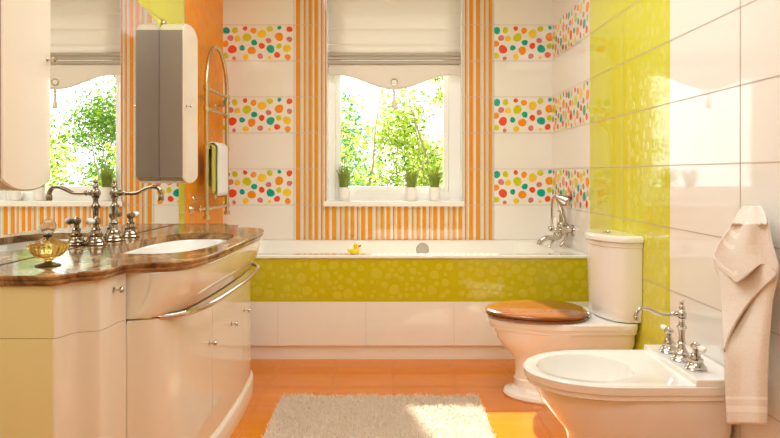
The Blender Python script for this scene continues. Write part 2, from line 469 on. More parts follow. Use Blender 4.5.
# ------------------------------------------------------------------ bathtub
tub = thing('bathtub', 'white built-in bathtub filling the alcove under the window, with lime bubble tile front', 'bathtub', (-.02, 3.9, 0))
x0, x1, y0, y1, zt = WL+.004, WR-.004, YT-.004, YB-.004, .590
mb = MB()
def rrect(xa, xb, ya, yb, r, z, n=8):
    pts = []
    for cx_, cy_, a0 in ((xb-r, yb-r, 0), (xa+r, yb-r, PI/2), (xa+r, ya+r, PI), (xb-r, ya+r, 1.5*PI)):
        for k in range(n+1):
            a = a0+PI/2*k/n; pts.append((cx_+r*math.cos(a), cy_+r*math.sin(a), z))
    return pts
ix0, ix1, iy0, iy1 = -.99, .97, YT+.085, YB-.07
rings = [rrect(x0, x1, y0+.004, y1, .002, .570), rrect(x0, x1, y0-.002, y1, .002, .574), rrect(x0, x1, y0-.002, y1, .002, zt-.006), rrect(x0, x1, y0+.004, y1, .004, zt),
         rrect(ix0-.012, ix1+.012, iy0-.012, iy1+.012, .15, zt), rrect(ix0, ix1, iy0, iy1, .14, zt-.008), rrect(ix0+.02, ix1-.012, iy0+.01, iy1-.01, .13, zt-.08),
         rrect(ix0+.16, ix1-.05, iy0+.05, iy1-.05, .12, .25), rrect(ix0+.25, ix1-.10, iy0+.11, iy1-.11, .08, .20)]
mb.loft(rings, 0, True, False, True)
build('tub_shell', mb, 'white_ac', tub)
mb = MB(); mb.lathe([(.044, 0), (.044, .008), (.038, .013), (.0, .014)], (.222, iy1-.006, .532), (0, -1, 0), n=24); build('overflow_cover', mb, 'overflow', tub)
mats = ['tile', 'olive', 'olive_dot', 'grout']
w = Wall(lambda u, v, d: (u, YT-d, v), mats)
w.quad(WL, WR, .329, .572, 'olive'); w.quad(WL, WR, 0.081, .329, 'tile')
jx = [-.725-.0, -.277, .223, .723]
jx = [-.2265-.5*1+.0, -.2265, .0]
for px in (278.5, 367, 454): pass
jx = [(px-390)*YT/620 for px in (278, 366, 454, 542)]
for u in jx: w.vjoint(u, .081, .329, .0018); w.vjoint(u, .329, .572, .0014, 'olive_dot')
w.hjoint(WL, WR, .329, .0015); 
e = [WL]+jx+[WR]
for i in range(len(e)-1):
    wd = e[i+1]-e[i]
    bubbles(w, e[i]+.003, e[i+1]-.003, .338, .562, int(wd*84), 'olive_dot', .011, .032, dome=.0005, seed=50+i)
w.mb.box(WL+.002, WR-.002, YT+.0005, YT+.03, .081, .56); w.mb.box(WL+.002, WR-.002, YT+.0145, YT+.04, 0, .081)
w.mb.add([(WL+.002, YT+.014, 0), (WR-.002, YT+.014, 0), (WR-.002, YT+.014, .081), (WL+.002, YT+.014, .081)], [(0, 1, 2, 3)])
build('tub_front_panel', w.mb, mats, tub)

# rubber duck on the rim
dx, dy = (355-390)*3.53/620, 3.53
dk = thing('rubber_duck', 'small yellow rubber duck with red beak on the bathtub rim', 'toy', (dx, dy, zt))
mb = MB(); mb.ball((dx-.004, dy, zt+.0165), .0165, sc=(2.1, 1.35, 1)); 
mb.tube([(dx-.022, dy, zt+.015), (dx-.036, dy, zt+.022), (dx-.045, dy, zt+.034)], [.012, .009, .001])
mb.ball((dx+.006, dy, zt+.045), .0165)
mb.tube([(dx+.002, dy, zt+.02), (dx+.006, dy, zt+.04)], [.015, .012])
build('body', mb, 'duck', dk)
mb = MB(); mb.tube([(dx+.018, dy-.002, zt+.042), (dx+.030, dy-.003, zt+.047), (dx+.036, dy-.003, zt+.050)], [.006, .0045, .002], 8); build('beak', mb, 'beak', dk)
for s in (-1, 1):
    build('eye', MB().ball((dx+.011, dy+s*.0140, zt+.050), .0028), 'black', dk)

# ------------------------------------------------------------------ bath filler on the right wall
fx, fy, fz = 1.068, 3.87, .700
bf = thing('bath_mixer_tap', 'chrome bath mixer with hand shower on the tiled wall above the tub end', 'tap', (WR, fy, fz))
mb = MB()
mb.lathe([(.022, -.08), (.027, -.064), (.025, -.03), (.021, 0), (.025, .03), (.027, .064), (.022, .08)], (fx, fy, fz), (0, 1, 0))
for s in (-1, 1):
    yy = fy+s*.062
    mb.lathe([(.036, 0), (.034, .008), (.015, .016), (.015, .075), (.022, .08)], (WR-.0005, yy, fz), (-1, 0, 0))
build('body', mb, 'chrome', bf)
mb = MB(); mb.tube(chaikin([(fx, fy, fz-.012), (fx-.01, fy, fz-.05), (fx-.05, fy, fz-.056), (fx-.09, fy, fz-.05), (fx-.125, fy, fz-.068), (fx-.138, fy, fz-.095)], 2), .0165); build('spout', mb, 'chrome', bf)
for s in (-1, 1):
    hx = fx-.03
    mb = MB(); mb.tube([(fx, fy+s*.06, fz), (hx-.015, fy+s*.06, fz)], .014); mb.ball((hx-.02, fy+s*.06, fz), .018)
    h = build('handle', mb, 'chrome', bf)
    mb = MB(); mb.tube([(hx-.02, fy+s*.06, fz+.008), (hx-.021, fy+s*.06, fz+.03), (hx-.022, fy+s*.06, fz+.065), (hx-.022, fy+s*.06, fz+.078)], [.008, .011, .014, .006]); build('lever', mb, 'porc', h)
mb = MB(); mb.tube([(fx, fy, fz+.01), (fx, fy, fz+.095)], .012); mb.ball((fx, fy, fz+.03), .023); mb.tube([(fx-.02, fy, fz+.12), (fx, fy, fz+.10), (fx+.02, fy, fz+.12)], .006)
build('cradle', mb, 'chrome', bf)
mb = MB(); mb.tube([(fx+.03, fy-.005, fz+.02), (fx+.005, fy, fz+.12), (fx-.018, fy, fz+.185), (fx-.012, fy, fz+.2)], [.010, .013, .014, .016])
mb.lathe([(.018, -.03), (.028, -.005), (.038, .03), (.034, .038), (0, .04)], (fx+.005, fy, fz+.19), (.75, -.25, -.35))
build('hand_shower', mb, 'chrome', bf)
mb = MB(); mb.tube(chaikin([(fx+.03, fy-.005, fz+.02), (fx+.035, fy-.01, fz-.04), (fx-.0, fy-.02, fz-.09), (fx-.012, fy-.02, zt+.004)], 2), .0075)
mb.tube(chaikin([(fx-.05, fy+.02, fz+.19), (fx-.055, fy+.02, fz+.06), (fx-.03, fy+.01, fz-.04), (fx-.075, fy-.03, zt+.012), (fx-.085, fy-.03, zt+.004)], 2), .0075)
mb.tube(chaikin([(fx-.012, fy, fz+.2), (fx-.03, fy+.01, fz+.215), (fx-.05, fy+.02, fz+.19)], 2), .0075)
build('hose', mb, 'chrome', bf)

# ------------------------------------------------------------------ towel radiator on the orange wall
rx, ya, yb_ = -1.085, 3.663, 4.125
rad = thing('towel_radiator', 'arched satin metal ladder towel radiator on the orange tiled wall', 'radiator', (WL, (ya+yb_)/2, .78))
yc = (ya+yb_)/2
for yy, n_ in ((ya, 0), (yb_, 1)):
    mb = MB(); mb.tube([(rx, yy, .80), (rx, yy, 1.57)], .0125)
    for z in (.84, .95, 1.206, 1.435, 1.555): mb.lathe([(.013, -.017), (.017, -.014), (.017, .014), (.013, .017)], (rx, yy, z))
    mb.lathe([(.010, 0), (.020, .004), (.020, .022), (.012, .028)], (rx, yy, .775))
    build('upright', mb, 'satin', rad)
mb = MB(); mb.tube([(rx, yc-(yb_-ya)/2*math.cos(PI*k/24), 1.57+.268*math.sin(PI*k/24)) for k in range(25)], .0125); build('arch', mb, 'satin', rad)
for z in (.84, 1.206, 1.435, 1.555):
    build('rail', MB().tube([(rx, ya, z), (rx, yb_, z)], .0105), 'satin', rad)
for yy, z in ((ya-.0, 1.50), (yb_, 1.50), (yb_-.01, .90), (ya, .90)):
    mb = MB(); mb.lathe([(.020, 0), (.018, .005), (.008, .012), (.008, .075)], (WL, yy, z), (1, 0, 0)); build('wall_bracket', mb, 'satin', rad)
mb = MB(); mb.tube([(WL, ya-.055, .84), (WL+.05, ya-.055, .84)], .009); mb.tube([(WL+.045, ya-.055, .84), (rx, ya, .84)], .008); mb.lathe([(.026, 0), (.024, .006), (.010, .02)], (WL, ya-.055, .84), (1, 0, 0))
for k in range(4):
    a = k*PI/2; mb.ball((WL+.055, ya-.055+.016*math.cos(a), .84+.016*math.sin(a)), .007, n=8, m=5)
build('valve', mb, 'satin', rad)

def hung_towel(name, label, material, yA, yB, zt_, r, zf, zbk, th, seed):
    rr = random.Random(seed); mb = MB(); prof = []
    zs = [zf+(zt_-zf)*k/12 for k in range(13)]
    for k in range(13): prof.append((rx+r+.0015*math.sin(k*.6), zs[k]))
    for k in range(1, 8): a = PI*k/8; prof.append((rx+r*math.cos(a), zt_+r*math.sin(a)))
    for k in range(13): prof.append((rx-r, zt_+(zbk-zt_)*k/12))
    rings = []
    N = 20
    for i, (xx, z) in enumerate(prof):
        rings.append([(xx+.002*math.sin(j*1.3+i*.05)*min(1, (zt_+.02-z)*8 if z < zt_ else 0), yA+(yB-yA)*j/N+(.0 if z > zt_ else .004*math.sin(z*18)), z) for j in range(N+1)])
    mb.loft(rings, 0, True, False, False, closed=False)
    o = build(name, mb, material); setp(o, label, 'towel')
    sd = o.modifiers.new('s', 'SOLIDIFY'); sd.thickness = th; sd.offset = 1
    return o
hung_towel('towel', 'lime green towel folded over the radiator rail beneath the white towel', 'towel_g', 3.72, 4.035, 1.206, .013, .925, .97, .008, 1)
hung_towel('towel', 'white towel folded over the radiator rail on top of the lime towel', 'towel_w', 3.78, 4.0, 1.206, .031, .912, .98, .007, 2)

# ------------------------------------------------------------------ vanity
YV = 2.51
def outline(pts):        # half (dY, X) -> full list of (x, y) from near end to far end
    a = [(x, YV-d) for d, x in pts]; b = [(x, YV+d) for d, x in reversed(pts)]
    return a+[p for p in b if p != a[-1]]
TOP = [(.865, -1.153), (.865, -.897), (.860, -.885), (.80, -.865), (.79, -.845), (.782, -.812), (.768, -.798), (.645, -.795), (.632, -.77), (.62, -.70), (.585, -.645), (.52, -.615), (.45, -.602), (.36, -.595), (.24, -.590), (.12, -.590), (0, -.588)]
top = outline(TOP)
top = [top[0]]+chaikin(top[1:-1], 2)+[top[-1]]
def inset(poly, d):      # simple normal inset of open path (ends stay on the wall)
    out = []
    for i, p in enumerate(poly):
        a = Vector(poly[max(i-1, 0)]); b = Vector(poly[min(i+1, len(poly)-1)]); t = (b-a).normalized()
        nrm = Vector((-t.y, t.x))
        q = Vector(p)+nrm*d
        if i in (0, len(poly)-1): q.x = p[0]
        out.append((q.x, q.y))
    return out
van = thing('vanity_cabinet', 'cream lacquered bow-front vanity cabinet with chrome towel rail below brown marble top', 'vanity cabinet', (WL, YV, 0))
ZC0, ZC1 = .748, .776
BOD = [(.845, -1.150), (.845, -.912), (.84, -.898), (.785, -.882), (.772, -.862), (.764, -.828), (.750, -.814), (.63, -.812), (.618, -.79), (.606, -.735), (.57, -.700), (.50, -.674), (.40, -.660), (.235, -.652), (.12, -.649), (0, -.648)]
bod = outline(BOD); bod = [bod[0]]+chaikin(bod[1:-1], 2)+[bod[-1]]
carc = inset(bod, .004)
mb = MB(); mb.prism(list(reversed(carc)), .0, .592)
build('carcass', mb, 'lacquer_in', van)
def seg_of(path, ya_, yb2):
    out = []
    def at(yq):
        for i in range(len(path)-1):
            (xa, y_a), (xb, y_b) = path[i], path[i+1]
            if y_a <= yq <= y_b and y_b > y_a:
                t = (yq-y_a)/(y_b-y_a); return (xa+(xb-xa)*t, yq)
    out.append(at(ya_)); out += [p for p in path if ya_+.0015 < p[1] < yb2-.0015]; out.append(at(yb2)); return out
def panel(name, path, z0, z1, th, parent, bevel=.003, material='lacquer', smooth=True):
    inn = inset(path, th)
    # keep ends square
    mb = MB(); n = len(path); o_, i_ = path, []
    for i, p in enumerate(path):
        a = Vector(path[max(i-1, 0)]); b = Vector(path[min(i+1, n-1)]); t = (b-a).normalized(); q = Vector(p)+Vector((-t.y, t.x))*th; i_.append((q.x, q.y))
    out_f = [(x, y, z0) for x, y in o_], [(x, y, z1) for x, y in o_]
    in_f = [(x, y, z0) for x, y in i_], [(x, y, z1) for x, y in i_]
    mb.loft([out_f[0], out_f[1]], 0, smooth, False, False, closed=False)
    mb.loft([in_f[1], in_f[0]], 0, smooth, False, False, closed=False)
    mb.loft([out_f[1], in_f[1]], 0, False, False, False, closed=False)
    mb.loft([in_f[0], out_f[0]], 0, False, False, False, closed=False)
    for k in (0, -1): mb.add([out_f[0][k], out_f[1][k], in_f[1][k], in_f[0][k]], [(0, 1, 2, 3)])
    return build(name, mb, material, parent)
ZS = .603
y_a, y_b = YV-.845, YV+.845
# side panels (flat ends facing the camera / the tub)
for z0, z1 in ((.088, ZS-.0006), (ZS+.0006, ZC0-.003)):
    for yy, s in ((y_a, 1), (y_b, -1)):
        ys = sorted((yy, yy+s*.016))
        build('side_panel', MB().box(-1.150, -.905, ys[0], ys[1], z0, z1), 'lacquer_bounce', van, bevel=.0015)
wing_near = seg_of(bod, y_a+.0005, YV-.625); wing_far = seg_of(bod, YV+.625, y_b-.0005)
def knob(c, axis, parent, r=.009):
    mb = MB(); mb.lathe([(r*.95, 0), (r*.9, .002), (r*.4, .004), (r*.4, .014), (r, .018), (r*1.1, .023), (r*.8, .028), (0, .029)], c, axis, n=16); build('knob', mb, 'chrome', parent)
for wng, yk in ((wing_near, YV-.685), (wing_far, YV+.685)):
    d = panel('door', wng, .088, ZS-.0006, .014, van)
    dr = panel('drawer', wng, ZS+.0006, ZC0, .014, van); knob((-.812, yk, .705), (1, 0, 0), dr)
for (a, b, yk) in ((YV-.6235, YV-.236, YV-.268), (YV-.233, YV+.233, YV+.02), (YV+.236, YV+.6235, YV+.268)):
    sg = seg_of(bod, a, b); d = panel('door', sg, .094, .598, .014, van)
    i = min(range(len(sg)), key=lambda k: abs(sg[k][1]-yk)); knob((sg[i][0]-.001, yk, .435), (1, 0, 0), d)
pl = inset(bod, -.013)
pl2 = inset(bod, -.014)
mb = MB(); mb.loft([[(x, y, 0) for x, y in reversed(pl)], [(x, y, .072) for x, y in reversed(pl)], [(x, y, .078) for x, y in reversed(inset(bod, -.010))], [(x, y, .086) for x, y in reversed(inset(bod, -.003))]], 0, False)
build('plinth', mb, 'lacquer', van)
# bulging apron below the basin
cen = seg_of(top, YV-.622, YV+.622)
cenb = seg_of(bod, YV-.618, YV+.618)
def resample(path, n):
    L = [0]
    for i in range(1, len(path)): L.append(L[-1]+(Vector(path[i])-Vector(path[i-1])).length)
    out = []
    for k in range(n):
        s = L[-1]*k/(n-1); i = max(j for j in range(len(L)) if L[j] <= s+1e-9); i = min(i, len(path)-2)
        t = (s-L[i])/max(L[i+1]-L[i], 1e-9); out.append((path[i][0]+(path[i+1][0]-path[i][0])*t, path[i][1]+(path[i+1][1]-path[i][1])*t))
    return out
ca, cb = resample(cen, 60), resample(cenb, 60); rings = []
for k in range(15):
    t = k/14; z = ZC0-(ZC0-.612)*t; f = t**2.0
    ring = []
    for (xa, y1_), (xb, y2_) in zip(ca, cb):
        x = (xa-.016)*(1-f)+(xb+.004)*f; y = YV+((y1_-YV)*.985)*(1-f)+(y2_-YV)*f; ring.append((x, y, z))
    rings.append(ring)
rings.append([(x-.008, y, .606) for x, y, z in rings[-1]]); rings.append([(x-.03, y, .603) for x, y, z in rings[-2]])
rings = [[(x, y, min(z, ZC0-.003)) for x, y, z in r_] for r_ in rings]
mb = MB(); mb.loft(rings, 0, True, False, False, closed=False); ap = build('apron', mb, 'lacquer', van); sd = ap.modifiers.new('s', 'SOLIDIFY'); sd.thickness = .003; sd.offset = -1
for s in (-1, 1):
    q = [r_[0] if s < 0 else r_[-1] for r_ in rings]
    mb = MB(); mb.add(q+[(-.83, p[1], p[2]) for p in q], [(i, i+1, len(q)+i+1, len(q)+i) for i in range(len(q)-1)]); build('apron_end', mb, 'lacquer', van)
rp = outline([(.600, -.815), (.597, -.77), (.580, -.715), (.545, -.672), (.49, -.640), (.40, -.618), (.30, -.610), (.15, -.604), (0, -.602)])
rp = chaikin(rp, 2)
mb = MB(); mb.tube([(x, y, .600) for x, y in rp], .0095, 12)
tr = build('towel_rail', mb, 'chrome', van)
for s in (-1, 1):
    mb = MB(); mb.lathe([(.017, 0), (.016, .006), (.010, .010)], (-.811, YV+s*.600, .600), (1, 0, 0), n=16); build('flange', mb, 'chrome', tr)

# countertop with elliptical hole
BX, BY, BA, BB = -.838, 2.475, .176, .375
def sup(a, r, z):
    c, s = math.cos(a), math.sin(a); e = 2/2.7
    return (BX+BA*r*math.copysign(abs(c)**e, c), BY+BB*r*math.copysign(abs(s)**e, s), z)
mb = MB()
levels = [(ZC0-.001, .010), (ZC0+.006, .004), (ZC0+.012, .003), (ZC0+.0135, .007), (ZC0+.015, .004), (ZC0+.024, .0), (ZC1, .003)]
N = 240
rt = resample(top, N)
rings = [[(x, y, z) for x, y in inset(rt, d)] for z, d in levels]
for k in range(len(rings)-1):
    a, b = rings[k], rings[k+1]
    mb.loft([a, b], 0, True, False, False, closed=False)
# top surface: bridge outline to ellipse; back edge points added
def closed_ring(path, z, m=60):
    out = [(x, y, z) for x, y in path]
    (xe, ye), (xs, ys) = path[-1], path[0]
    for k in range(1, m): out.append((-1.153, ye+(ys-ye)*k/m, z))
    return out
def bridge(z, flip, path):
    R_ = closed_ring(path, z)
    E_ = []
    for p in R_:
        a = math.atan2((p[1]-BY)/BB, (p[0]-BX)/BA); E_.append(sup(a, 1, z))
    mb.loft([R_, E_], 0, False, False, False); return E_
E1 = bridge(ZC1, False, [(x, y) for x, y, z in rings[-1]])
E0 = bridge(ZC0-.001, True, [(x, y) for x, y, z in rings[0]])
Em = [(BX+(x-BX)*1.0, y, ZC1-.004) for x, y, z in E1]
mb.loft([E1, E0], 0, True, False, False)
mb.add([(-1.153, YV-.862, ZC0-.001), (-1.153, YV+.862, ZC0-.001), (-1.153, YV+.862, ZC1), (-1.153, YV-.862, ZC1)], [(0, 1, 2, 3)])
ct = build('countertop', mb, 'marble'); setp(ct, 'polished brown marble countertop with wavy edge on the cream vanity', 'countertop')
# basin under the hole
mb = MB(); rings = []
for r, z in ((1.035, ZC0-.003), (1.0, ZC0-.0025), (.985, ZC0-.01), (.95, .70), (.86, .655), (.66, .622), (.35, .610), (.08, .606)):
    rings.append([sup(2*PI*i/64, r, z) for i in range(64)])
mb.loft(rings, 0, True, False, True)
bs = thing('washbasin', 'oval white washbasin sunk into the brown marble countertop', 'sink', (BX, BY, ZC0))
build('bowl', mb, 'ceramic', bs)
build('drain', MB().lathe([(.022, 0), (.022, .003), (.0, .004)], (BX, BY, .607), n=20), 'chrome', bs)

# ------------------------------------------------------------------ traditional widespread tap
def trad_tap(name, label, x, y, z, s, k, material, reach, sp=.155, fat=1.2):
    t = thing(name, label, 'tap', (x, y, z))
    mb = MB()
    prof = [(.030, 0), (.031, .004), (.029, .008), (.026, .011), (.0265, .016), (.023, .020), (.020, .030), (.0205, .034), (.016, .038), (.012, .052), (.0095, .066), (.012, .070), (.013, .074), (.010, .078),
            (.0085, .10), (.010, .128), (.014, .134), (.015, .142), (.010, .147), (.008, .158), (.009, .170), (.014, .178)]
    mb.lathe([(r*k*fat, h*k) for r, h in prof], (x, y, z), n=22)
    mb.ball((x, y, z+.193*k), .0195*k)
    mb.lathe([(r*k, h*k) for r, h in [(.012, .207), (.009, .213), (.012, .218), (.0105, .228), (.007, .232), (.0085, .237), (.006, .246), (.001, .252)]], (x, y, z), n=16)
    build('column', mb, material, t)
    zs = z+.193*k
    L = reach
    P = [(x+s*.016*k, y, zs), (x+s*L*.42, y, zs-.002*k), (x+s*L*.52, y, zs+.002*k), (x+s*L*.70, y, zs+.020*k), (x+s*L*.84, y, zs+.027*k), (x+s*L*.95, y, zs+.020*k), (x+s*L, y, zs+.0*k), (x+s*L, y, zs-.012*k)]
    mb = MB(); pp = chaikin(P, 2)
    mb.tube(pp, [(.0078 + .0025*max(0, i/len(pp)-.6)/.4)*k for i in range(len(pp))], 12)
    mb.lathe([(.009*k, 0), (.012*k, .003*k), (.012*k, .010*k), (.009*k, .014*k), (.009*k, .02*k), (.0115*k, .024*k), (.008*k, .03*k)], (x+s*.014*k, y, zs), (s, 0, 0), n=16)
    mb.lathe([(.0085*k, .0), (.0115*k, -.004*k), (.0115*k, -.022*k), (.0095*k, -.025*k), (.007*k, -.025*k)], (x+s*L, y, zs-.006*k), n=16)
    build('spout', mb, material, t)
    for q in (-1, 1):
        yy = y+q*sp
        mb = MB()
        mb.lathe([(r*k*fat, h*k) for r, h in [(.029, 0), (.030, .004), (.027, .009), (.0275, .014), (.0225, .019), (.019, .032), (.0205, .036), (.0205, .041), (.015, .045), (.0125, .056), (.014, .060), (.008, .066), (.0075, .078), (.0125, .084), (.0145, .092), (.0125, .100), (.006, .104), (.003, .109)]], (x, yy, z), n=20)
        mb.lathe([(.0075*k, .0), (.0075*k, .014*k), (.0095*k, .016*k), (.0095*k, .021*k)], (x, yy+q*.008*k, z+.092*k), (0, q, .04), n=14)
        h = build('handle', mb, material, t)
        mb = MB(); mb.lathe([(r*k, d*k) for r, d in [(.008, 0), (.011, .006), (.0135, .022), (.0125, .036), (.007, .046), (.001, .048)]], (x, yy+q*.027*k, z+.0925*k), (0, q, .08), n=14)
        build('lever', mb, 'porc', h, label='white porcelain lever')
    return t
trad_tap('basin_tap', 'traditional nickel three-hole basin tap with swan spout on the brown marble', -1.115, 2.511, ZC1, 1, 1.0, 'nickel', .188)

# ------------------------------------------------------------------ perfume bottle
px_, py_ = -1.005, 1.823
pb = thing('perfume_bottle', 'amber glass perfume bottle with round stopper and black bow on the marble top', 'bottle', (px_, py_, ZC1))
mb = MB()
mb.lathe([(.033, 0), (.033, .003), (.022, .007), (.010, .011), (.009, .015), (.016, .020), (.036, .030), (.048, .044), (.0535, .058), (.054, .063), (.047, .069), (.030, .075), (.016, .081), (.010, .086), (.009, .094)], (px_, py_, ZC1), n=72, lobes=14, la=.035)
build('body', mb, 'amber', pb)
mb = MB(); mb.lathe([(.0205, -.006), (.0225, -.003), (.0225, .003), (.0205, .006), (.013, .005), (0, .004)], (px_, py_, ZC1+.1155), (.55, -.83, 0), n=28)
mb.lathe([(.007, .088), (.006, .096)], (px_, py_, ZC1), n=12)
build('stopper', mb, 'clear', pb)
mb = MB(); mb.lathe([(.0105, .085), (.0115, .088), (.0105, .091)], (px_, py_, ZC1), n=16)
mb.ball((px_+.006, py_-.011, ZC1+.089), .006, sc=(1.4, .8, .9)); mb.ball((px_-.003, py_-.011, ZC1+.089), .005, sc=(1.2, .8, .8)); mb.tube([(px_+.004, py_-.013, ZC1+.087), (px_+.008, py_-.018, ZC1+.076)], [.003, .002], 6)
build('bow', mb, 'ribbon', pb)

# ------------------------------------------------------------------ mirror
mb = MB(); pts = [(YV-.865, ZC1+.001)]
arc = []
for k in range(33):
    d = -.875+1.75*k/32; arc.append((YV+d, 1.857-.205*d*d))
poly = [(YV-.875, ZC1+.002)]+arc+[(YV+.875, ZC1+.002)]
mb.loft([[(WL+.003, y, z) for y, z in reversed(poly)], [(WL+.0005+.006, y, z) for y, z in reversed(poly)]], 0, False)
mr = build('mirror', mb, 'mirror'); setp(mr, 'large frameless arched mirror on the wall above the marble countertop', 'mirror')

# ------------------------------------------------------------------ wall cabinets
def wall_cab(label, y0_, y1_, kn):
    xf = -1.035; xb = WL+.0075; ym = (y0_+y1_)/2; hw = (y1_-y0_)/2
    c = thing('wall_cabinet', label, 'cabinet', (xb, ym, 1.03), 'wall cabinets flanking the mirror')
    def shape(ins):
        p = []
        for k in range(17):
            a = -1+2*k/16; p.append((ym+a*(hw-ins), 1.768-ins+.050*(1-abs(a)**3.2)))
        for k in range(17):
            a = 1-2*k/16; p.append((ym+a*(hw-ins), 1.031+ins-.033*(1-abs(a)**2.6)))
        return p
    mb = MB(); s_ = shape(0)
    rings = [[(x, y, z) for y, z in s_] for x in (xb, xf-.014)]
    mb.loft(rings, 0, False)
    nside = len(s_)
    # near flat side gets a darker taupe panel
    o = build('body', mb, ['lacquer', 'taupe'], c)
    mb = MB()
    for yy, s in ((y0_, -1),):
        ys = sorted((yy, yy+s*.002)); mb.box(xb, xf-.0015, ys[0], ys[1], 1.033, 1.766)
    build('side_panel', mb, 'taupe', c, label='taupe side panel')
    mb = MB(); s1, s2 = shape(0), shape(.004)
    mb.loft([[(xf-.013, y, z) for y, z in s1], [(xf-.004, y, z) for y, z in s1], [(xf, y, z) for y, z in s2]], 0, False)
    d = build('door', mb, 'lacquer', c)
    knob((xf, kn, 1.391), (1, 0, 0), d, .007)
    return c
wall_cab('narrow cream wall cabinet at the left edge, nearest the camera, left end of the mirror', 1.652, 1.893, 1.872)
wall_cab('narrow wall cabinet with taupe side and cream door at the far end of the mirror', 3.10, 3.342, 3.150)
mb = MB(); mb.lathe([(.020, 0), (.019, .010), (.014, .016), (.007, .019), (0, .020)], (WL+.0005, 3.16, 1.814), (1, 0, 0), n=20)
pm = build('mirror_clip', mb, 'satin'); setp(pm, 'small round satin clip at the mirror edge just above the far wall cabinet', 'clip')

# ------------------------------------------------------------------ toilet
TY = 2.955
wc = thing('toilet', 'cream ceramic toilet with closed wooden lid and rounded cistern against the lime wall', 'toilet', (.8, TY, 0))
def oval(xf_, xbk, hw, z, n=48, sq=2.0, cxr=.55):
    # egg: front (towards -X) rounded, back wider
    pts = []
    cx_ = xf_+(xbk-xf_)*cxr
    for i in range(n):
        a = 2*PI*i/n; c, s = math.cos(a), math.sin(a)
        rx_ = (xbk-cx_) if c > 0 else (cx_-xf_)
        e = sq if c > 0 else 2.0
        pts.append((cx_+rx_*math.copysign(abs(c)**(2/e), c), TY0+hw*math.copysign(abs(s)**(2/e), s), z))
    return pts
TY0 = TY
mb = MB()
rings = [oval(.545, 1.03, .162, 0, sq=4), oval(.54, 1.03, .166, .008, sq=4), oval(.545, 1.03, .162, .020, sq=4), oval(.575, 1.03, .140, .030, sq=4), oval(.590, 1.03, .125, .045, sq=4), oval(.592, 1.03, .120, .075, sq=4),
         oval(.590, 1.03, .122, .078, sq=4), oval(.596, 1.05, .116, .086, sq=4), oval(.598, 1.10, .114, .12, sq=5), oval(.594, 1.12, .118, .165, sq=6), oval(.580, 1.12, .130, .19, sq=6), oval(.558, 1.12, .144, .218, sq=6), oval(.530, 1.12, .158, .245, sq=6), oval(.512, 1.12, .166, .27, sq=8), oval(.501, 1.12, .173, .30, sq=8), oval(.497, 1.12, .175, .327, sq=8)]
mb.loft(rings, 0, True, True, False)
build('pedestal_bowl', mb, 'ceramic', wc)
mb = MB()
rings = [oval(.482, 1.12, .184, .322, sq=10), oval(.477, 1.121, .188, .326, sq=10), oval(.477, 1.121, .188, .344, sq=10), oval(.466, 1.122, .196, .346, sq=10), oval(.464, 1.122, .198, .368, sq=10), oval(.470, 1.122, .194, .374, sq=10), oval(.49, 1.121, .17, .375, sq=10)]
mb.loft(rings, 0, True, True, True)
build('rim', mb, 'ceramic', wc)
mb = MB()
def seat(ins, z): return oval(.458+ins, .925-ins, .198-ins, z, sq=2.5, cxr=.58)
mb.loft([seat(.006, .377), seat(0, .381), seat(0, .386), seat(.004, .390)], 0, True)
build('seat_ring', mb, 'wood', wc)
mb = MB(); mb.loft([seat(.003, .391), seat(-.002, .394), seat(-.002, .402), seat(.003, .407), seat(.02, .411), seat(.06, .414), seat(.12, .416)], 0, True)
build('seat_lid', mb, 'wood', wc, label='glossy brown wooden lid')
for s in (-1, 1):
    build('hinge', MB().lathe([(.012, 0), (.012, .022), (.006, .027)], (.925, TY+s*.07, .376), n=14), 'chrome', wc)
# cistern, D-plan
def dshape(hw, dep, z, sh=0, n=32):
    p = [(WR-.003, TY-hw, z)]
    xm = WR-.003-.035
    p.append((xm, TY-hw, z))
    for i in range(1, n):
        a = PI*i/n; p.append((xm-(dep-.035)*math.sin(a)**.9, TY-hw*math.cos(a), z))
    p += [(xm, TY+hw, z), (WR-.003, TY+hw, z)]
    return list(reversed(p))
mb = MB()
mb.loft([dshape(.170, .140, .376), dshape(.184, .150, .380), dshape(.190, .158, .392), dshape(.194, .162, .45), dshape(.197, .166, .60), dshape(.199, .168, .715), dshape(.203, .172, .718), dshape(.204, .173, .735), dshape(.200, .170, .738)], 0, True)
tk = build('cistern', mb, 'ceramic', wc)
mb = MB(); mb.loft([dshape(.203, .172, .738), dshape(.211, .182, .741), dshape(.213, .184, .757), dshape(.209, .180, .764), dshape(.19, .16, .768)], 0, True)
build('cistern_lid', mb, 'ceramic', tk)
build('flush_button', MB().lathe([(.021, 0), (.021, .004), (.017, .006), (.016, .004), (0, .004)], (1.035, TY, .768), n=20), 'chrome', tk)

# ------------------------------------------------------------------ bidet
BYc = 2.15
TY0 = BYc
bd = thing('bidet', 'glossy cream ceramic bidet beside the hanging towel, in front of the toilet', 'bidet', (.8, BYc, 0))
mb = MB(); 
rings = [oval(.585, 1.10, .17, 0, sq=6), oval(.585, 1.10, .17, .02, sq=6), oval(.608, 1.10, .152, .035, sq=6), oval(.616, 1.10, .146, .08, sq=7), oval(.616, 1.10, .146, .13, sq=8), oval(.608, 1.11, .150, .158, sq=8), oval(.592, 1.115, .156, .18, sq=8), oval(.567, 1.115, .163, .21, sq=9), oval(.541, 1.115, .170, .245, sq=9), oval(.524, 1.115, .176, .27, sq=9), oval(.509, 1.115, .181, .30, sq=9), oval(.503, 1.115, .184, .330, sq=9)]
mb.loft(rings, 0, True, True, False)
build('pedestal_bowl', mb, 'ceramic', bd)
mb = MB()
def hole(f, z):
    return [(.680+.170*f*math.cos(2*PI*i/48)*(1 if math.cos(2*PI*i/48) < 0 else .92), BYc+.150*f*math.sin(2*PI*i/48), z) for i in range(48)]
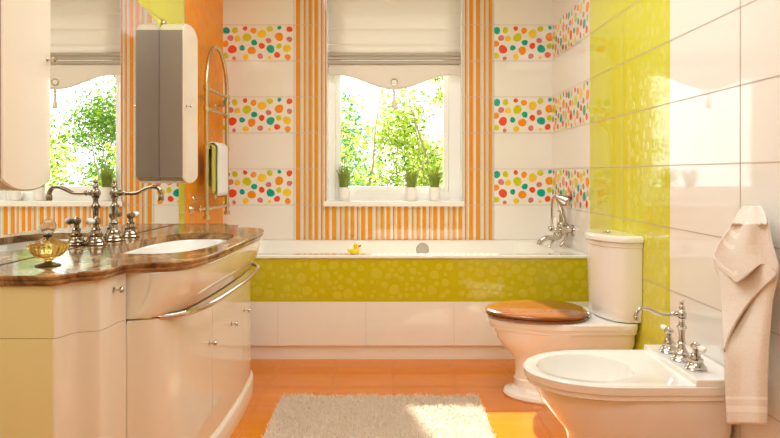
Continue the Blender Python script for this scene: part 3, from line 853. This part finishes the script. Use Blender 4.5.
rings = [oval(.488, 1.105, .188, .326, sq=10, cxr=.42), oval(.478, 1.112, .195, .330, sq=10, cxr=.42), oval(.478, 1.112, .195, .348, sq=10, cxr=.42), oval(.468, 1.12, .203, .350, sq=10, cxr=.42), oval(.464, 1.12, .205, .374, sq=10, cxr=.42), oval(.470, 1.12, .200, .380, sq=10, cxr=.42),
         hole(1.03, .380), hole(1.0, .3775), hole(.975, .368), hole(.93, .32), hole(.84, .265), hole(.6, .235), hole(.1, .228)]
mb.loft(rings, 0, True, False, True)
build('rim', mb, 'white_ac', bd)
mb = MB(); mb.box(.962, 1.1215, BYc-.203, BYc+.203, .372, .400)
build('tap_deck', mb, 'white_ac', bd, bevel=.005, seg=3)
trad_tap('bidet_tap', 'chrome three-hole bidet tap with white levers on the raised bidet deck', 1.012, 2.150, .400, -1, .83, 'chrome', .158, .098, 1.4)

# ------------------------------------------------------------------ beige towel on a hook
hk = thing('wall_hook', 'small wall hook holding the beige towel', 'hook', (WR, 1.885, .92))
mb = MB(); mb.lathe([(.02, 0), (.02, .004), (.007, .008), (.007, .028)], (WR-.0012, 1.885, .915), (-1, 0, 0), n=16); mb.tube([(WR-.028, 1.885, .915), (WR-.036, 1.885, .922), (WR-.036, 1.885, .932)], .005, 8)
build('peg', mb, 'chrome', hk)
rows = [(206, 745, 760), (209, 741, 763), (215, 737.5, 766), (230, 728.5, 769), (245, 718, 772), (255, 714, 775), (266, 715, 778), (280, 721, 777.5), (300, 722, 773), (340, 724, 769), (380, 725.5, 767), (400, 726.5, 767), (424, 727.5, 766.5)]
XT = 1.085
def towel_pt(px, y, dep):
    xx = XT-dep; Y = xx*620/(px-390); return (xx, Y, 1.046-(y-174)*Y/620)
def lerp_row(y):
    for i in range(len(rows)-1):
        if rows[i][0] <= y <= rows[i+1][0]:
            t = (y-rows[i][0])/(rows[i+1][0]-rows[i][0]); return rows[i][1]+(rows[i+1][1]-rows[i][1])*t, rows[i][2]+(rows[i+1][2]-rows[i][2])*t
    return rows[-1][1:]
def towel_sheet(mb, y0f, y1f, dep0, amp, ph, nu=44, nv=70, mi_fn=None, nf=2.2):
    # real-size sheet: outline taken from measured silhouette, depth from gathered folds
    vs = []; fs = []; mis = []
    for j in range(nv+1):
        q = j/nv
        for i in range(nu+1):
            s = i/nu
            ya_ = y0f(s); yb3 = y1f(s); y = ya_+(yb3-ya_)*q
            l, r = lerp_row(min(max(y, 206), 424)); px = l+(r-l)*s
            k = min(1, .25+(y-206)/90.)
            d = dep0+amp*k*math.sin(s*PI*nf+ph+y*.004)-.012*k*(2*s-1)**2
            u_ = min(1, max(0, (y-290)/70)); d += .036*(1-s)*u_*u_*(3-2*u_)
            if y < 224: d = dep0*(.2+.8*(y-206)/18.)+.004*math.sin(s*9)
            vs.append(towel_pt(px, y, d))
    for j in range(nv):
        for i in range(nu):
            a = j*(nu+1)+i; f = (a, a+1, a+nu+2, a+nu+1); y = 206+(424-206)*(j/nv)
            mb.add([], [], 0)
            fs.append(f); mis.append(1 if mi_fn and mi_fn(y, i/nu) else 0)
    n = len(mb.v); mb.v += vs
    for f, m in zip(fs, mis): mb.f.append([a+n for a in f]); mb.mi.append(m); mb.sm.append(True)
mb = MB()
towel_sheet(mb, lambda s: 206, lambda s: 424+.8*s, .010, .010, .6, mi_fn=lambda y, s: 394 < y < 398 or 404 < y < 410)
def flap_low(s):
    pts = [(0, 262), (.12, 273), (.28, 283), (.45, 277), (.62, 269), (.74, 264), (.86, 265), (1, 272)]
    for i in range(len(pts)-1):
        if pts[i][0] <= s <= pts[i+1][0]:
            t = (s-pts[i][0])/(pts[i+1][0]-pts[i][0]); return pts[i][1]+(pts[i+1][1]-pts[i][1])*t
    return 272
towel_sheet(mb, lambda s: 206.5, flap_low, .036, .011, 2.2, nf=3.0, mi_fn=lambda y, s: s < .34 and (283 < y < 297 or 318 < y < 330 or 392 < y < 404))
# second diagonal layer sweeping from the right edge down to the left
towel_sheet(mb, lambda s: 214, lambda s: 352-(352-274)*s**.75, .024, .008, 1.4, nf=1.6)
tw = build('towel', mb, ['towel', 'towel_band'], None); setp(tw, 'beige terry towel hanging from a hook on the right wall above the bidet', 'towel')
sd = tw.modifiers.new('s', 'SOLIDIFY'); sd.thickness = .006; sd.offset = 0

# ------------------------------------------------------------------ rug
RX0, RX1, RY0, RY1 = -.500, .410, 2.26, 2.878
rug = thing('bath_rug', 'shaggy light grey-beige rug on the orange floor', 'rug', (-.045, 2.6, 0))
build('backing', MB().box(RX0+.006, RX1-.006, RY0+.006, RY1-.006, .001, .010), 'rug', rug)
mb = MB(); rr = random.Random(11)
for i in range(26000):
    x = rr.uniform(RX0, RX1); y = RY0+(RY1-RY0)*rr.random()**.8
    a = rr.random()*2*PI; nz_ = math.sin(x*61+2*math.sin(y*47))*math.sin(y*71+2*math.sin(x*39)); h = rr.uniform(.012, .022)*(1+.28*nz_); ln = rr.uniform(.002, .014)
    dx_, dy_ = math.cos(a), math.sin(a); wv = .0016
    b = (x-dy_*wv, y+dx_*wv, .008), (x+dy_*wv, y-dx_*wv, .008)
    m1 = (x+dx_*ln*.4-dy_*wv*.9, y+dy_*ln*.4+dx_*wv*.9, .008+h*.6), (x+dx_*ln*.4+dy_*wv*.9, y+dy_*ln*.4-dx_*wv*.9, .008+h*.6)
    t_ = (x+dx_*ln, y+dy_*ln, .008+h)
    n = len(mb.v); mb.v += [b[0], b[1], m1[0], m1[1], t_]; mb.f += [[n, n+1, n+3, n+2], [n+2, n+3, n+4]]; mb.mi += [0, 0]; mb.sm += [True, True]
o = build('pile', mb, 'rug', rug); o['kind'] = 'stuff'

# ------------------------------------------------------------------ garden outside
struct('ground', MB().box(-30, 30, YB+T, 60, -.6, -.35), 'soil')
def leaves(mb, c, rx_, rz_, n, rr, size, mis):
    for i in range(n):
        u = Vector((rr.gauss(0, 1), rr.gauss(0, 1), rr.gauss(0, 1))).normalized()*(rr.random()**.45)
        p = Vector((c[0]+u.x*rx_, c[1]+u.y*rx_*.8, c[2]+u.z*rz_))
        a = Vector((rr.uniform(-1, 1), rr.uniform(-1, 1), rr.uniform(-1, .4))).normalized(); b = a.orthogonal().normalized(); b.rotate(Matrix.Rotation(rr.random()*6, 3, a))
        s = size*rr.uniform(.6, 1.3)
        mb.add([p-a*s*.6, p+b*s*.28, p+a*s*.6, p-b*s*.28], [(0, 1, 2, 3)], rr.choice(mis), False)
def tree(label, x, y, h, rx_, n, mis, seed, size=.055, z0=-.35, low=.1):
    rr = random.Random(seed)
    t = thing('garden_tree', label, 'tree', (x, y, z0), 'trees in the garden beyond the window')
    mb = MB(); tips = []
    for k in range(5):
        a = rr.random()*6.3; p = [Vector((x, y, z0))]; d = Vector((math.cos(a)*.25, math.sin(a)*.25, 1))
        steps = 6
        for j in range(steps): p.append(p[-1]+d*(h/steps)*rr.uniform(.85, 1.0)*(1 if k == 0 else rr.uniform(.6, .95))); d = (d+Vector((rr.uniform(-.2, .2), rr.uniform(-.2, .2), 0))); tips.append(p[-1])
        mb.tube(p, [.016*(1-j/(steps+.5))+.003 for j in range(steps+1)], 6)
    build('trunk', mb, 'bark', t)
    mb = MB(); K = 26
    for k in range(K):
        q = rr.random(); zc_ = z0+h*(low+(1-low)*q); sp = rx_*(.5+.8*math.sin(PI*min(1, q+.18)))*.75
        a = rr.random()*6.3; rad = sp*rr.random()**.6
        leaves(mb, (x+rad*math.cos(a), y+rad*math.sin(a)*.8, zc_), rx_*.42, rx_*.36, n//K, rr, size, mis)
    o = build('foliage', mb, ['leaf_a', 'leaf_b', 'leaf_c', 'leaf_d'], t)
tree('yellow-green bush filling the middle of the window view', .15, 8.7, 2.45, .95, 13000, [0, 0, 2, 1, 0], 1)
tree('sparse blue-green sapling in the left half of the window view', -.42, 6.5, 2.35, .34, 1300, [3, 3, 2, 0], 2, .045, low=.35)
tree('tall slender tree at the right of the window view', 0.62, 7.0, 2.7, .36, 2200, [0, 2, 0, 1], 3, .045, low=.3)
tree('low green bush behind, at the left edge of the window view', -.95, 11.4, 2.3, .95, 9000, [1, 0, 1, 2], 4)
tree('pale bush behind, at the right edge of the window view', 1.8, 11.4, 2.9, .95, 10000, [0, 2, 1], 5)
tree('round bright bush seen left in the mirror view', 4.6, 11.4, 2.6, 1.2, 6000, [0, 2, 1, 0], 6, .08)
tree('darker round bush seen right in the mirror view', 5.0, 15.5, 3.4, 1.5, 6000, [1, 0, 1], 7, .09)
tree('small shrub in front of the mirror view bushes', 2.5, 8.3, 1.6, .65, 3500, [0, 1, 2], 8)
tree('broad bush far to the left outside', -5.0, 11.0, 2.1, 1.2, 3000, [0, 1, 2], 9, .09)

# ------------------------------------------------------------------ light
wd = bpy.data.worlds.new('sky'); SC.world = wd; wd.use_nodes = True
bg = wd.node_tree.nodes['Background']; bg.inputs[0].default_value = (.97, .985, 1, 1); bg.inputs[1].default_value = 3.6
sun = bpy.data.lights.new('sun', 'SUN'); sun.energy = 13; sun.color = (1, .93, .82); sun.angle = math.radians(1.2)
so = bpy.data.objects.new('sun', sun); COL.objects.link(so)
so.rotation_euler = Vector((.25, -1, -.765)).to_track_quat('-Z', 'Y').to_euler(); so.location = (-1, 7, 5)
def area(name, loc, sx, sy, e, col, rot=(0, 0, 0)):
    l = bpy.data.lights.new(name, 'AREA'); l.shape = 'RECTANGLE'; l.size = sx; l.size_y = sy; l.energy = e; l.color = col
    o = bpy.data.objects.new(name, l); COL.objects.link(o); o.location = loc; o.rotation_euler = rot; return o
area('ceiling_fill', (0, 2.4, H-.03), 1.2, 1.6, 30, (.90, .95, 1))  # area fill added to brighten the room, no fixture modelled
area('ceiling_fill_rear', (0, .1, H-.03), 1.2, 1.2, 20, (.90, .95, 1))  # second added fill, above the camera, lifts towel and bidet
def spot(loc, e):
    l = bpy.data.lights.new('downlight', 'SPOT'); l.energy = e; l.color = (1, .92, .82); l.spot_size = 2.2; l.spot_blend = .6; l.shadow_soft_size = .04
    o = bpy.data.objects.new('downlight', l); COL.objects.link(o); o.location = loc
spot((.35, 1.9, H-.03), 9); spot((.35, 3.2, H-.03), 7)

# ------------------------------------------------------------------ camera
cd = bpy.data.cameras.new('camera'); cam = bpy.data.objects.new('camera', cd); COL.objects.link(cam)
cam.location = (0, 0, 1.046); cam.rotation_euler = (PI/2, 0, 0)
cd.sensor_fit = 'HORIZONTAL'; cd.sensor_width = 36; cd.lens = 620/780*36; cd.shift_y = -45/780; cd.clip_start = .02
SC.camera = cam
vs_ = SC.view_settings
vs_.view_transform = 'Standard'; vs_.look = 'None'; vs_.exposure = .1; vs_.gamma = 1; vs_.use_curve_mapping = False
cy = SC.cycles
cy.max_bounces = 10; cy.diffuse_bounces = 5; cy.glossy_bounces = 6; cy.transmission_bounces = 8; cy.transparent_max_bounces = 12
cy.sample_clamp_indirect = 6; cy.caustics_reflective = False; cy.caustics_refractive = False
cy.use_denoising = True
